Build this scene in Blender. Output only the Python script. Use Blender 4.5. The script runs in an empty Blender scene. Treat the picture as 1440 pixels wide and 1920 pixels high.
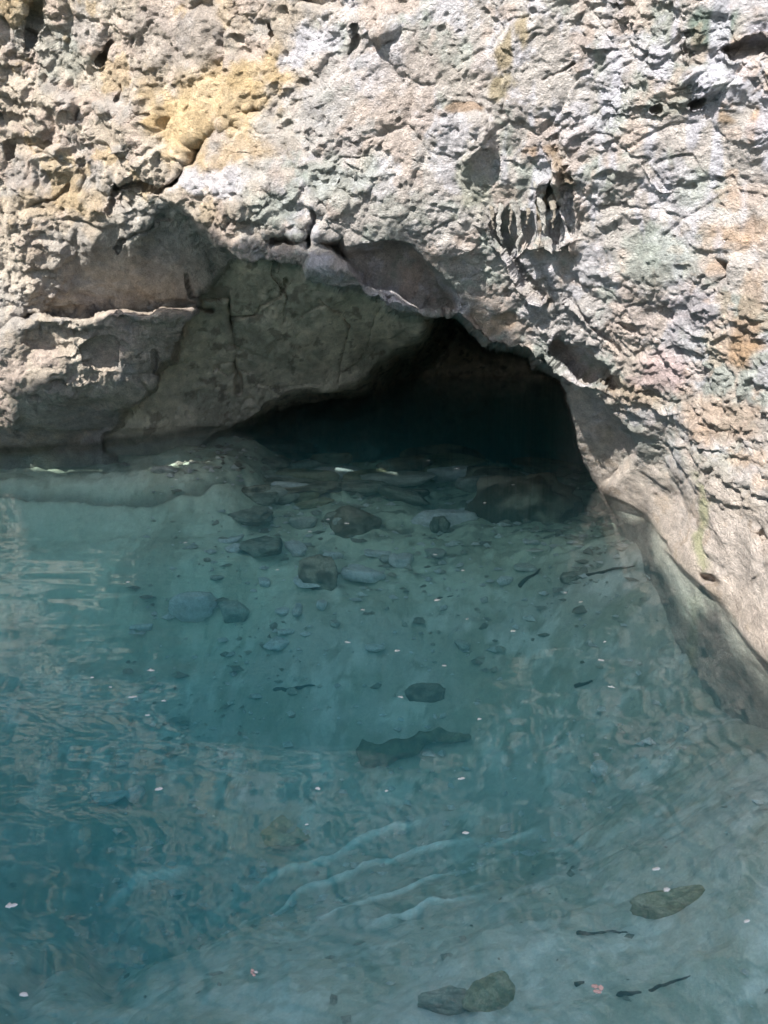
import bpy, math, random
import numpy as np
from mathutils import Vector, Matrix

# ------------------------------------------------------------------ camera
SC = bpy.context.scene
H = 1.7
PITCH = math.radians(15.0)
F = 960.0 / math.tan(math.radians(27.5))        # focal length in photo pixels (1440 x 1920)
cd = bpy.data.cameras.new('camera'); cam = bpy.data.objects.new('camera', cd)
SC.collection.objects.link(cam)
cam.location = (0, 0, H)
cam.rotation_euler = (math.radians(90) - PITCH, 0, 0)
cd.sensor_fit = 'VERTICAL'; cd.angle = math.radians(55.0)
cd.clip_start = 0.05; cd.clip_end = 500
SC.camera = cam

# ------------------------------------------------------------------ light
SUN = Vector((-0.46, -0.66, 0.72)).normalized()   # towards the sun
world = bpy.data.worlds.new("World"); SC.world = world; world.use_nodes = True
wn = world.node_tree.nodes; wl = world.node_tree.links
sky = wn.new('ShaderNodeTexSky'); sky.sky_type = 'NISHITA'; sky.sun_disc = False
sky.sun_elevation = math.asin(SUN.z); sky.sun_rotation = math.atan2(SUN.x, SUN.y)
sky.air_density = 1.0; sky.dust_density = 1.5
bg = wn['Background']; bg.inputs['Strength'].default_value = 0.15
wl.new(sky.outputs[0], bg.inputs[0])
sd = bpy.data.lights.new('sun', 'SUN'); sun = bpy.data.objects.new('sun', sd)
SC.collection.objects.link(sun)
sd.energy = 4.8; sd.angle = math.radians(0.5); sd.color = (1.0, 0.965, 0.91)
sun.rotation_euler = SUN.to_track_quat('Z', 'Y').to_euler()
sun.location = (0, -5, 12)
SC.view_settings.view_transform = 'Standard'; SC.view_settings.look = 'None'
SC.view_settings.gamma = 1.0
SC.view_settings.exposure = 1.28
SC.cycles.max_bounces = 10; SC.cycles.transparent_max_bounces = 16
SC.cycles.volume_bounces = 1
SC.cycles.caustics_reflective = False; SC.cycles.caustics_refractive = False

# ------------------------------------------------------------------ helpers
rng = np.random.default_rng(7)
random.seed(5)
def rays(px, py):
    x = (px - 720.0) / F; u = (960.0 - py) / F
    return x, math.cos(PITCH) + u * math.sin(PITCH), -math.sin(PITCH) + u * math.cos(PITCH)

def _hash(ix, iy, iz, seed):
    h = (ix.astype(np.int64) * 374761393 + iy.astype(np.int64) * 668265263 + iz.astype(np.int64) * 2147483647 + seed * 974634777) & 0xFFFFFFFF
    h = ((h ^ (h >> 13)) * 1274126177) & 0xFFFFFFFF
    h = ((h ^ (h >> 16)) * 2246822519) & 0xFFFFFFFF
    return h ^ (h >> 15)
_G = rng.normal(size=(256, 3)); _G /= np.linalg.norm(_G, axis=1)[:, None]
def perlin(P, scale, seed=0):
    Q = P / scale
    I = np.floor(Q); Fr = Q - I; I = I.astype(np.int64)
    W = Fr * Fr * Fr * (Fr * (Fr * 6 - 15) + 10)
    r = 0
    for dx in (0, 1):
        for dy in (0, 1):
            for dz in (0, 1):
                g = _G[_hash(I[:, 0] + dx, I[:, 1] + dy, I[:, 2] + dz, seed) & 255]
                d = g[:, 0] * (Fr[:, 0] - dx) + g[:, 1] * (Fr[:, 1] - dy) + g[:, 2] * (Fr[:, 2] - dz)
                w = (W[:, 0] if dx else 1 - W[:, 0]) * (W[:, 1] if dy else 1 - W[:, 1]) * (W[:, 2] if dz else 1 - W[:, 2])
                r = r + w * d
    return r * 1.6
def fbm(P, scale, octs=4, seed=0, gain=0.5):
    r = 0; a = 1
    for k in range(octs):
        r = r + a * perlin(P, scale / 2 ** k, seed + 17 * k); a *= gain
    return r
def ridged(P, scale, octs=3, seed=0, gain=0.5):
    r = 0; a = 1
    for k in range(octs):
        r = r + a * (1 - 2 * np.abs(perlin(P, scale / 2 ** k, seed + 13 * k))); a *= gain
    return r
def worley(P, scale, seed=0):
    Q = P / scale; I = np.floor(Q).astype(np.int64); Fr = Q - I
    f1 = np.full(len(P), 9.0); f2 = np.full(len(P), 9.0); idv = np.zeros(len(P))
    for dx in (-1, 0, 1):
        for dy in (-1, 0, 1):
            for dz in (-1, 0, 1):
                h = _hash(I[:, 0] + dx, I[:, 1] + dy, I[:, 2] + dz, seed)
                ox = dx + (h & 1023) / 1023.0 - Fr[:, 0]; oy = dy + ((h >> 10) & 1023) / 1023.0 - Fr[:, 1]; oz = dz + ((h >> 20) & 1023) / 1023.0 - Fr[:, 2]
                d = np.sqrt(ox * ox + oy * oy + oz * oz)
                c = d < f1
                f2 = np.where(c, f1, np.minimum(f2, d)); f1 = np.where(c, d, f1); idv = np.where(c, (h >> 5) & 255, idv)
    return f1, f2, idv / 255.0
def facets3(P, scale, seed):
    Q = P / scale; I = np.floor(Q).astype(np.int64); Fr = Q - I; n = len(P)
    f1 = np.full(n, 9.0); f2 = np.full(n, 9.0); val = np.zeros(n)
    for dx in (-1, 0, 1):
        for dy in (-1, 0, 1):
            for dz in (-1, 0, 1):
                h = _hash(I[:, 0] + dx, I[:, 1] + dy, I[:, 2] + dz, seed)
                o = np.stack([dx + (h & 1023) / 1023.0 - Fr[:, 0], dy + ((h >> 10) & 1023) / 1023.0 - Fr[:, 1], dz + ((h >> 20) & 1023) / 1023.0 - Fr[:, 2]], 1)
                d = np.sqrt((o * o).sum(1)); c = d < f1
                v = (o * _G[(h >> 7) & 255]).sum(1)
                f2 = np.where(c, f1, np.minimum(f2, d)); f1 = np.where(c, d, f1); val = np.where(c, v, val)
    return val * sstep(0, .16, f2 - f1), f2 - f1
def sstep(a, b, x):
    t = np.clip((x - a) / (b - a), 0, 1); return t * t * (3 - 2 * t)
def polydist(px, py, pts, closed=False, param=False):
    pts = np.array(pts, float); n = len(pts); best = np.full(px.shape, 1e9); bt = np.zeros(px.shape)
    for i in range(n if closed else n - 1):
        a = pts[i]; b = pts[(i + 1) % n]; d = b - a; L = max(d @ d, 1e-9)
        t = np.clip(((px - a[0]) * d[0] + (py - a[1]) * d[1]) / L, 0, 1)
        q = np.hypot(px - a[0] - t * d[0], py - a[1] - t * d[1])
        if param: bt = np.where(q < best, (i + t) / (n - 1), bt)
        best = np.minimum(best, q)
    return (best, bt) if param else best
def inside(px, py, pts):
    r = np.zeros(px.shape, bool); n = len(pts)
    for i in range(n):
        x0, y0 = pts[i]; x1, y1 = pts[(i + 1) % n]
        if y0 == y1: continue
        c = ((y0 > py) != (y1 > py)) & (px < (x1 - x0) * (py - y0) / (y1 - y0) + x0)
        r ^= c
    return r
def sdist(px, py, pts):            # positive inside
    d = polydist(px, py, pts, True); return np.where(inside(px, py, pts), d, -d)
def tps(C, px, py):
    C = np.array(C, float); X = C[:, :2] / 1000.0; n = len(X)
    def U(r2): return np.where(r2 > 1e-12, 0.5 * r2 * np.log(np.maximum(r2, 1e-12)), 0)
    K = U(((X[:, None] - X[None]) ** 2).sum(-1)) + np.eye(n) * 2e-3
    Pm = np.hstack([np.ones((n, 1)), X]); A = np.zeros((n + 3, n + 3)); A[:n, :n] = K; A[:n, n:] = Pm; A[n:, :n] = Pm.T
    w = np.linalg.solve(A, np.concatenate([C[:, 2], np.zeros(3)]))
    x = px / 1000.0; y = py / 1000.0; r = w[n] + w[n + 1] * x + w[n + 2] * y
    for i in range(n): r = r + w[i] * U((x - X[i, 0]) ** 2 + (y - X[i, 1]) ** 2)
    return r

def tag(o, label=None, cat=None, group=None, kind=None):
    if label: o['label'] = label
    if cat: o['category'] = cat
    if group: o['group'] = group
    if kind: o['kind'] = kind
    return o
def make_mesh(name, V, Fc, mat, col=None, smooth=True, parent=None, extra=None):
    me = bpy.data.meshes.new(name)
    V = np.asarray(V, np.float32)
    if isinstance(Fc, np.ndarray):
        k = Fc.shape[1]
        me.vertices.add(len(V)); me.vertices.foreach_set('co', V.ravel())
        me.loops.add(Fc.size); me.loops.foreach_set('vertex_index', Fc.astype(np.int32).ravel())
        me.polygons.add(len(Fc)); me.polygons.foreach_set('loop_start', np.arange(0, Fc.size, k, dtype=np.int32))
        me.polygons.foreach_set('loop_total', np.full(len(Fc), k, np.int32))
        me.update(calc_edges=True); me.validate()
    else:
        me.from_pydata([tuple(v) for v in V], [], [tuple(f) for f in Fc]); me.update()
    if smooth: me.polygons.foreach_set('use_smooth', np.ones(len(me.polygons), bool))
    if col is not None:
        a = me.color_attributes.new('tint', 'FLOAT_COLOR', 'POINT')
        c4 = np.ones((len(V), 4), np.float32); c4[:, :3] = col; a.data.foreach_set('color', c4.ravel())
    if extra:
        for nm, v in extra.items():
            a = me.attributes.new(nm, 'FLOAT', 'POINT'); a.data.foreach_set('value', np.asarray(v, np.float32))
    me.materials.append(mat)
    o = bpy.data.objects.new(name, me); SC.collection.objects.link(o)
    if parent: o.parent = parent
    return o
def grid_faces(nr, nc):
    i = np.arange(nr * nc).reshape(nr, nc)
    return np.stack([i[:-1, :-1], i[1:, :-1], i[1:, 1:], i[:-1, 1:]], -1).reshape(-1, 4)
def submesh(V, Fc, sel, col, extra=None):
    f = Fc[sel]; u, inv = np.unique(f, return_inverse=True)
    return V[u], inv.reshape(f.shape), col[u], {k: v[u] for k, v in (extra or {}).items()}

# ------------------------------------------------------------------ materials
def rock_material(name, bump=1.0, fine=1.0, rough=0.9, speck=0.34, sy=1.0):
    m = bpy.data.materials.new(name); m.use_nodes = True; nt = m.node_tree; N = nt.nodes; L = nt.links
    b = N['Principled BSDF']; b.inputs['Roughness'].default_value = rough
    b.inputs['Specular IOR Level'].default_value = 0.25
    at = N.new('ShaderNodeVertexColor'); at.layer_name = 'tint'
    tc0 = N.new('ShaderNodeTexCoord'); mpp = N.new('ShaderNodeMapping'); mpp.inputs['Scale'].default_value = (1, sy, 1); L.new(tc0.outputs['Object'], mpp.inputs[0])
    class _T: outputs = {'Object': mpp.outputs[0]}
    tc = _T
    n1 = N.new('ShaderNodeTexNoise'); n1.inputs['Scale'].default_value = 22 * fine; n1.inputs['Detail'].default_value = 8; n1.inputs['Roughness'].default_value = 0.7
    n2 = N.new('ShaderNodeTexNoise'); n2.inputs['Scale'].default_value = 95 * fine; n2.inputs['Detail'].default_value = 5; n2.inputs['Roughness'].default_value = 0.65
    L.new(tc.outputs['Object'], n1.inputs['Vector']); L.new(tc.outputs['Object'], n2.inputs['Vector'])
    add = N.new('ShaderNodeMath'); add.operation = 'ADD'
    L.new(n1.outputs[0], add.inputs[0]); L.new(n2.outputs[0], add.inputs[1])
    mr = N.new('ShaderNodeMapRange'); mr.inputs['From Min'].default_value = 0.7; mr.inputs['From Max'].default_value = 1.3
    mr.inputs['To Min'].default_value = 1 - speck; mr.inputs['To Max'].default_value = 1 + speck
    L.new(add.outputs[0], mr.inputs['Value'])
    mul = N.new('ShaderNodeVectorMath'); mul.operation = 'SCALE'
    L.new(at.outputs[0], mul.inputs[0]); L.new(mr.outputs[0], mul.inputs['Scale']); L.new(mul.outputs[0], b.inputs['Base Color'])
    vo = N.new('ShaderNodeTexVoronoi'); vo.inputs['Scale'].default_value = 52 * fine; vo.feature = 'F1'
    wv = N.new('ShaderNodeVectorMath'); wv.operation = 'MULTIPLY_ADD'
    L.new(n1.outputs['Color'], wv.inputs[0]); wv.inputs[1].default_value = (.12, .12, .12); L.new(tc.outputs['Object'], wv.inputs[2])
    L.new(wv.outputs[0], vo.inputs['Vector'])
    h = N.new('ShaderNodeMath'); h.operation = 'MULTIPLY_ADD'; L.new(vo.outputs['Distance'], h.inputs[0]); h.inputs[1].default_value = -0.75
    L.new(add.outputs[0], h.inputs[2])
    bp = N.new('ShaderNodeBump'); bp.inputs['Strength'].default_value = min(1, 1.0 * bump); bp.inputs['Distance'].default_value = 0.026
    L.new(h.outputs[0], bp.inputs['Height']); L.new(bp.outputs[0], b.inputs['Normal'])
    return m
M_CLIFF = rock_material('limestone', 1.0, sy=.5)
M_CAVE = rock_material('cave limestone', 0.45, 0.7, speck=0.2)
M_STONE = rock_material('submerged stone', 0.7, 1.3, speck=0.3)
M_BED = rock_material('silt', 0.35, 0.9, speck=0.18)
M_WOOD = rock_material('waterlogged wood', 0.8, 1.5, speck=0.3)

# ------------------------------------------------------------------ cliff: depth laid out from the plan of the cave
s_in = 2.6
cols = np.concatenate([-90 - np.cumsum(1.0 * s_in * 1.045 ** np.arange(1, 80))[::-1], np.arange(-90, 1531, s_in), 1531 + np.cumsum(s_in * 1.045 ** np.arange(1, 80))])
rows = np.concatenate([-60 - np.cumsum(s_in * 1.045 ** np.arange(1, 80))[::-1], np.arange(-60, 1330, s_in), 1330 + np.cumsum(s_in * 1.06 ** np.arange(1, 60))])
PX, PY = np.meshgrid(cols, rows); nr, nc = PX.shape
px = PX.ravel(); py = PY.ravel()
P2 = np.stack([px, py, px * 0], 1)
wx = px + 14 * fbm(P2, 90, 3, 3) ; wy = py + 14 * fbm(P2, 90, 3, 4)          # gently wandering coordinates
ex = px + 6 * fbm(P2, 34, 4, 5, 0.6); ey = py + 6 * fbm(P2, 34, 4, 6, 0.6)   # for ragged rock edges

hx = px + 5 * perlin(P2, 45, 305) + 2.0 * perlin(P2, 19, 307); hy = py + 5 * perlin(P2, 45, 306) + 2.0 * perlin(P2, 19, 308)
YF = tps([(-600, -600, 6.3), (0, -600, 6.4), (720, -600, 5.2), (1440, -600, 3.9), (2000, -600, 3.1), (2000, 500, 3.1), (2000, 1400, 2.8),
          (-600, 300, 7.0), (-600, 800, 7.7), (-600, 1200, 8), (3000, 300, 2.2), (3000, 1200, 2.0), (-1500, 300, 6.5), (-1500, -1500, 5.8), (720, -1600, 4.8), (2500, -1500, 2.6),
          (0, 0, 7.1), (300, 0, 6.7), (720, 0, 5.7), (1100, 0, 4.9), (1440, 0, 4.15),
          (0, 300, 7.5), (200, 300, 7.25), (400, 300, 6.6), (720, 300, 6.0), (1100, 300, 5.15), (1440, 300, 4.3),
          (0, 500, 7.6), (150, 550, 7.6), (450, 470, 6.5), (720, 560, 6.35), (860, 590, 6.3), (1100, 550, 5.6), (1440, 550, 4.4),
          (0, 700, 7.7), (200, 700, 7.8), (1050, 690, 6.15), (1200, 750, 5.65), (1440, 750, 4.4),
          (0, 830, 8.25), (0, 862, 8.5), (150, 850, 8.5), (1130, 925, 6.86), (1220, 965, 6.27), (1240, 1050, 5.55), (1350, 1125, 4.68), (1375, 1185, 4.3), (1440, 1245, 3.86), (1300, 1098, 4.95),
          (1220, 870, 6.0), (1300, 960, 5.2), (1440, 950, 4.3), (1400, 1080, 4.35), (1600, 1250, 3.4), (1600, 1500, 3.4)], px, py)
YL = tps([(0, 300, 7.5), (310, 350, 6.75), (200, 380, 7.35), (400, 430, 7.2), (440, 480, 7.5), (300, 450, 7.45), (200, 480, 7.65), (120, 560, 7.8), (300, 560, 8.0), (400, 570, 8.1),
          (0, 500, 7.6), (0, 700, 7.6), (0, 800, 8.0), (0, 862, 8.5), (200, 560, 7.95), (-300, 500, 7.9), (-300, 850, 8.6), (500, 700, 9.5), (250, 900, 9.3)], px, py)
YL2 = tps([(0, 620, 7.5), (110, 590, 7.45), (240, 590, 7.42), (330, 585, 7.6), (400, 590, 7.9), (300, 700, 7.85), (200, 650, 7.55), (100, 700, 7.6), (0, 700, 7.62), (100, 780, 7.85), (220, 760, 8.1),
           (0, 800, 8.05), (0, 862, 8.5), (100, 850, 8.6), (200, 830, 8.9), (350, 690, 8.2), (-300, 700, 7.9), (-300, 850, 8.6)], px, py)
YB = tps([(450, 490, 7.7), (430, 600, 8.6), (440, 700, 9.1), (300, 830, 9.0), (560, 520, 7.7), (600, 600, 8.3), (600, 700, 9.2), (640, 800, 9.8), (800, 600, 8.0), (720, 650, 9.2), (1000, 700, 9.5), (1000, 900, 9.5), (450, 800, 9.6)], px, py)

LIP = [(310, 356), (326, 374), (345, 395), (380, 430), (400, 452), (425, 470), (455, 482), (475, 487), (500, 486), (530, 487), (560, 494), (576, 503), (578, 520), (600, 530), (630, 538), (680, 546), (716, 560), (724, 576), (745, 588), (775, 591), (800, 590), (830, 588), (856, 594), (870, 604), (882, 626), (900, 636), (912, 650), (940, 654), (970, 664), (992, 668), (1000, 688), (1030, 700), (1052, 712),
       (1062, 735), (1072, 770), (1085, 820), (1098, 865), (1112, 900), (1128, 928), (1160, 1010), (1180, 1400)]
OPEN = LIP + [(-3000, 1500), (-3000, 420), (100, 400), (250, 370)]
LEFT = [(470, 470), (452, 492), (435, 508), (405, 540), (385, 560), (392, 580), (372, 592), (352, 606), (356, 628), (340, 650), (336, 680), (310, 694), (292, 730), (268, 752), (240, 776), (225, 800), (205, 822), (202, 838), (300, 900), (520, 1500), (-3000, 1500), (-3000, 0), (470, 0)]
CRACK_L = [(-300, 690), (-20, 640), (8, 618), (30, 600), (60, 592), (110, 582), (140, 584), (165, 586), (200, 574), (240, 570), (280, 575), (320, 570), (352, 574), (395, 582)]
LOW = CRACK_L + [(430, 700), (260, 860), (200, 1600), (-3000, 1600), (-3000, 700)]
HOLE = [(800, 560), (790, 628), (760, 645), (735, 672), (690, 705), (650, 730), (600, 738), (540, 752), (480, 785), (420, 812), (340, 850), (270, 900), (230, 1600), (1300, 1600), (1200, 500)]

capL = 14 - 5.5 * sstep(640, 440, px); YF = np.minimum(YF, capL); YL = np.minimum(YL, capL); YL2 = np.minimum(YL2, capL)
soft = 9 + np.clip((325 - px) / 60, 0, 1) * 130
mO = sstep(-0.15, 1.0, sdist(hx, hy, OPEN) / soft)
YL_all = YL + (YL2 - YL) * sstep(-8, 18, sdist(hx, hy, LOW))
mL = sstep(0, 14, sdist(ex, ey, LEFT))
mH = sstep(-10, 60, sdist(wx, wy, HOLE))
YB = YB + mH * (13.5 - YB)
Yin = YB + mL * (YL_all - YB)
Y = YF + mO * (Yin - YF)

# recesses and knobs on the rock face: polygon, depth, softness
feat = np.zeros_like(Y)
def recess(poly, depth, soft_px=8):
    global feat
    soft_px = soft_px * 1.6; p = np.array(poly); s = (px > p[:, 0].min() - 60) & (px < p[:, 0].max() + 60) & (py > p[:, 1].min() - 60) & (py < p[:, 1].max() + 60)
    feat[s] += depth * sstep(-soft_px * .3, soft_px, sdist(hx[s], hy[s], poly))
recess([(598, 450), (640, 446), (655, 470), (690, 462), (728, 452), (768, 466), (792, 492), (812, 520), (842, 545), (850, 575), (842, 588), (806, 588), (770, 570), (730, 545), (690, 535), (652, 505), (622, 482)], 0.34, 12)
recess([(1062, 716), (1098, 732), (1128, 752), (1150, 782), (1188, 806), (1200, 852), (1160, 900), (1128, 926), (1040, 930), (1040, 720)], 0.22, 10)
recess([(1040, 640), (1062, 655), (1105, 668), (1140, 690), (1168, 722), (1150, 738), (1120, 712), (1090, 720), (1060, 692), (1030, 668)], 0.20, 9)
recess([(470, 440), (520, 438), (575, 448), (560, 462), (510, 466)], 0.14, 7)
recess([(918, 425), (930, 405), (960, 402), (995, 405), (998, 440), (980, 462), (962, 476), (940, 462), (922, 445)], 0.13, 9)
recess([(1020, 340), (1036, 362), (1038, 395), (1024, 400), (1016, 370)], 0.14, 5)
recess([(1026, 400), (1040, 410), (1042, 470), (1030, 460)], 0.10, 5)
recess([(565, 425), (590, 410), (592, 440), (575, 480), (566, 470)], 0.10, 5)
recess([(448, 212), (478, 198), (502, 202), (488, 212), (462, 222)], 0.12, 4)
recess([(360, 262), (400, 240), (440, 225), (450, 240), (400, 268), (375, 300), (330, 350), (312, 352), (345, 310)], 0.14, 7)
recess([(1350, 478), (1380, 488), (1376, 532), (1352, 540), (1345, 505)], 0.16, 5)
recess([(1362, 440), (1376, 446), (1366, 460)], 0.1, 3)
recess([(1350, 92), (1395, 70), (1440, 80), (1440, 95), (1400, 105), (1370, 110)], 0.14, 5)
recess([(1220, 205), (1238, 202), (1240, 212), (1222, 213)], 0.1, 3)
recess([(1290, 195), (1318, 186), (1320, 198), (1296, 206)], 0.1, 3)
recess([(556, 8), (600, 20), (640, 12), (635, -40), (560, -40)], 0.12, 5)
recess([(45, 0), (70, 8), (72, 40), (50, 92), (40, 70), (52, 38)], 0.12, 5)
recess([(5, 268), (35, 272), (30, 298), (12, 300)], 0.1, 4)
recess([(655, 322), (680, 330), (660, 340), (640, 335)], 0.05, 4)
recess([(70, 600), (120, 610), (135, 660), (70, 665), (40, 640)], 0.10, 9)
recess([(210, 640), (225, 700), (160, 690), (150, 650), (190, 640)], 0.08, 9)
recess([(1308, 1076), (1330, 1080), (1350, 1096), (1342, 1100), (1318, 1090)], 0.13, 4)
recess([(1230, 1008), (1250, 1010), (1262, 1040), (1245, 1045), (1232, 1030)], 0.08, 5)
recess([(1420, 1000), (1436, 990), (1450, 1010), (1430, 1022)], 0.08, 4)
recess([(1060, 345), (1075, 380), (1070, 440), (1058, 400)], 0.05, 5)
recess([(1160, 600), (1190, 610), (1200, 630), (1170, 618)], 0.06, 4)
for (cx, cy, rx, ry, dep) in [(105, 195, 38, 34, -.13), (178, 205, 30, 24, -.10), (60, 250, 40, 26, -.06), (120, 300, 60, 45, -.08), (215, 210, 40, 30, -.08), (420, 355, 110, 60, -.10), (240, 290, 80, 70, -.12), (1060, 470, 32, 30, -.08), (1000, 470, 26, 20, -.12),
                             (890, 260, 40, 60, -.12), (1025, 330, 22, 50, -.12), (690, 40, 60, 40, -.08), (1330, 880, 70, 110, -.08), (1280, 1030, 45, 50, -.05), (180, 400, 22, 16, -.10), (1350, 150, 60, 50, -.08), (1400, 260, 60, 50, -.05),
                             (60, 720, 70, 60, -.08), (160, 740, 40, 30, -.06), (290, 600, 40, 18, -.06), (620, 380, 50, 30, -.05), (620, 500, 60, 25, -.10), (740, 570, 60, 14, -.08), (520, 380, 45, 30, .05), (850, 480, 40, 30, -.05), (1230, 520, 80, 60, -.04)]:
    r = np.sqrt(((wx - cx) / rx) ** 2 + ((wy - cy) / ry) ** 2)
    feat += dep * (1 - sstep(0.25, 1.25, r))
CR = [([(218, 350), (240, 345), (270, 350), (300, 356), (318, 350), (345, 325), (368, 300), (385, 265)], .12, 3.2), ([(205, 400), (212, 372), (218, 350)], .08, 2.5), ([(222, 372), (240, 388), (245, 380)], .05, 2),
      (CRACK_L[1:], .16, 4.0), ([(220, 470), (225, 455), (245, 445), (285, 428), (290, 415), (318, 412)], .06, 2.4), ([(432, 560), (432, 600), (440, 640), (442, 680), (450, 740)], .16, 4.0), ([(432, 594), (480, 592), (490, 570), (520, 558), (540, 530)], .08, 2.2),
      ([(400, 700), (415, 680), (442, 675)], .06, 2.5), ([(655, 610), (645, 660), (632, 710)], .08, 3), ([(560, 592), (600, 575), (640, 565)], .05, 2), ([(292, 665), (294, 690), (290, 698)], .08, 2.5),
      ([(185, 115), (198, 98), (212, 82)], .1, 4), ([(130, 235), (140, 228), (148, 205)], .06, 3), ([(218, 186), (232, 170), (228, 160)], .07, 3), ([(505, 40), (512, 55), (510, 70)], .07, 3), ([(660, 100), (668, 70), (655, 50)], .07, 3), ([(440, 5), (446, 25)], .06, 3),
      ([(585, 395), (592, 420), (578, 450), (578, 500)], .07, 3), ([(150, 300), (160, 330), (150, 360)], .06, 4), ([(60, 385), (100, 375), (130, 350)], .05, 3), ([(1290, 60), (1285, 90), (1292, 115)], .05, 3), ([(1020, 150), (1050, 135), (1075, 118)], .04, 2.5),
      ([(1210, 310), (1240, 355), (1300, 350)], .05, 3), ([(1060, 560), (1110, 610), (1160, 660)], .05, 3), ([(1040, 645), (1070, 690), (1130, 720)], .06, 3), ([(1260, 640), (1300, 680), (1360, 720), (1420, 760)], .04, 3), ([(1290, 780), (1340, 790), (1400, 830), (1440, 845)], .05, 3),
      ([(940, 440), (975, 520), (1010, 560)], .06, 3), ([(150, 255), (100, 270), (60, 275)], .05, 3), ([(1368, 1140), (1400, 1100), (1440, 1060)], .05, 4), ([(1220, 965), (1228, 1000), (1218, 1010)], .03, 3), ([(780, 220), (800, 217)], .04, 2.5), ([(1390, 870), (1396, 905)], .04, 2.5), ([(1232, 830), (1242, 842)], .05, 2.5)]
CR += [([(730, 560), (700, 590), (690, 640)], .05, 2), ([(400, 690), (430, 705), (445, 690), (470, 700)], .05, 2.2), ([(520, 480), (515, 520), (540, 560), (530, 600)], .05, 1.8), ([(600, 560), (640, 590), (655, 610)], .05, 2.5), ([(350, 520), (360, 560), (430, 555)], .07, 2.5), ([(480, 720), (520, 730), (600, 720)], .04, 2)]
crackm = 0 * Y
for pts, dep, w in CR:
    p = np.array(pts); s = (px > p[:, 0].min() - 40) & (px < p[:, 0].max() + 40) & (py > p[:, 1].min() - 40) & (py < p[:, 1].max() + 40)
    crackm[s] = np.maximum(crackm[s], np.exp(-(polydist(hx[s], hy[s], pts) / (w * .42)) ** 2) * sstep(-.5, .25, perlin(P2[s], 30, 77)))
    feat[s] += dep * (.4 if p[:, 0].min() > 1150 else 1) * np.exp(-(polydist(hx[s], hy[s], pts) / w) ** 2)
Y = Y + feat * (1 - sstep(.5, 1, mO) * (1 - mL) * sstep(.5, 1, mH))
Y = np.clip(Y, 1.9, 14)
dx, dy, dz = rays(px, py)
V = np.stack([dx * Y / dy, Y, H + dz * Y / dy], 1)
def grid_normals(V):
    G = V.reshape(nr, nc, 3); a = np.gradient(G, axis=1); b = np.gradient(G, axis=0)
    n = np.cross(b, a).reshape(-1, 3); n /= np.linalg.norm(n, axis=1)[:, None] + 1e-12
    return n
NV = grid_normals(V)
if NV[len(NV) // 2, 1] > 0: NV = -NV

# roughness regions
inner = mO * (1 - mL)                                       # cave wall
under = sstep(.3, .9, mO) * mL
smoothR = sstep(0, 120, sdist(wx, wy, [(1020, 640), (1190, 780), (1260, 870), (1500, 900), (1800, 1000), (1800, 1700), (900, 1700), (900, 800)]))   # water-worn foot, right
jamb = sstep(0, 10, sdist(ex, ey, [(1050, 716), (1098, 732), (1128, 752), (1150, 782), (1188, 806), (1200, 852), (1215, 900), (1215, 1000), (1000, 1000)]))
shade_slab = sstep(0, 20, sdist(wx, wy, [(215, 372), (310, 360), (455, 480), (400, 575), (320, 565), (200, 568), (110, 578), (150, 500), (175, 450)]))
crag = np.clip(1 - 0.6 * inner - 0.55 * smoothR - 0.5 * jamb - 0.45 * shade_slab, 0.06, 1)
chunk = np.clip(sstep(620, 420, wx) * sstep(620, 420, wy) + .25 + .3 * sstep(900, 1300, wx), 0, 1) * crag
V_true = V; V = V * [1, .5, 1]          # relief runs longer along the wall than across it
B = V + 0.05 * np.stack([fbm(V, .3, 3, 21), fbm(V, .3, 3, 22), fbm(V, .3, 3, 23)], 1)
disp = 0.07 * fbm(V, 1.3, 3, 38) * (0.5 + 0.5 * crag)
disp += 0.026 * fbm(B, .42, 3, 35) * (.35 + .65 * crag)
f1, f2, cid = worley(B, .26, 3)
disp += chunk * (0.036 * np.clip((f2 - f1) / .4, 0, 1) ** .7 - .025)
g1, g2, gid = worley(B * [1, 1, 1.25], .105, 5)
patchy = sstep(-.05, .5, fbm(V, .7, 3, 66))
disp += crag * (0.012 * np.clip((g2 - g1) / .4, 0, 1) ** .8) * (.15 + .85 * patchy) * (.3 + .7 * chunk)
k1, k2, kid = worley(B + .02 * np.stack([fbm(V, .06, 2, 81), fbm(V, .06, 2, 82), fbm(V, .06, 2, 83)], 1), .05, 9)
fineD = (0.007 * ridged(B, .11, 4, 41, .6) + 0.010 * np.clip((k2 - k1) / .35, 0, 1) + .012 * fbm(B, .13, 4, 43, .6)) * (.25 + .75 * crag) * (.45 + .55 * patchy)
# crusty flakes overhang: step-like response of a slanted noise
fl = fbm(B * [1, 1, 1.6], .16, 4, 51, .6)
fineD += crag * .012 * sstep(.08, .2, fl) * (.1 + .9 * patchy) + crag * .010 * sstep(.3, .4, fl) * patchy
cz = np.stack([V[:, 0], V[:, 1], V[:, 2]], 1) + .03 * np.stack([fbm(V, .12, 3, 401), fbm(V, .12, 3, 402), fbm(V, .12, 3, 403)], 1)
crease = (1 - sstep(0, .07, np.abs(perlin(cz, .30, 405)))) * .014 * sstep(-.1, .3, perlin(V, .5, 407)) + (1 - sstep(0, .09, np.abs(perlin(cz, .12, 406)))) * .008 * sstep(.0, .4, perlin(V, .35, 408))
fineD -= crease * crag
fineD += .0075 * fbm(V, .055, 3, 410, .7) * (.35 + .65 * crag)
fa, fb = facets3(B, .48, 71); fa2, fb2 = facets3(B, .20, 72)
disp += .075 * fa * (.45 + .55 * crag) * (.4 + .6 * sstep(900, 500, wx)) + .020 * fa2 * (.4 + .6 * patchy) * crag - .012 * (1 - sstep(0, .05, fb)) * crag
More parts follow.
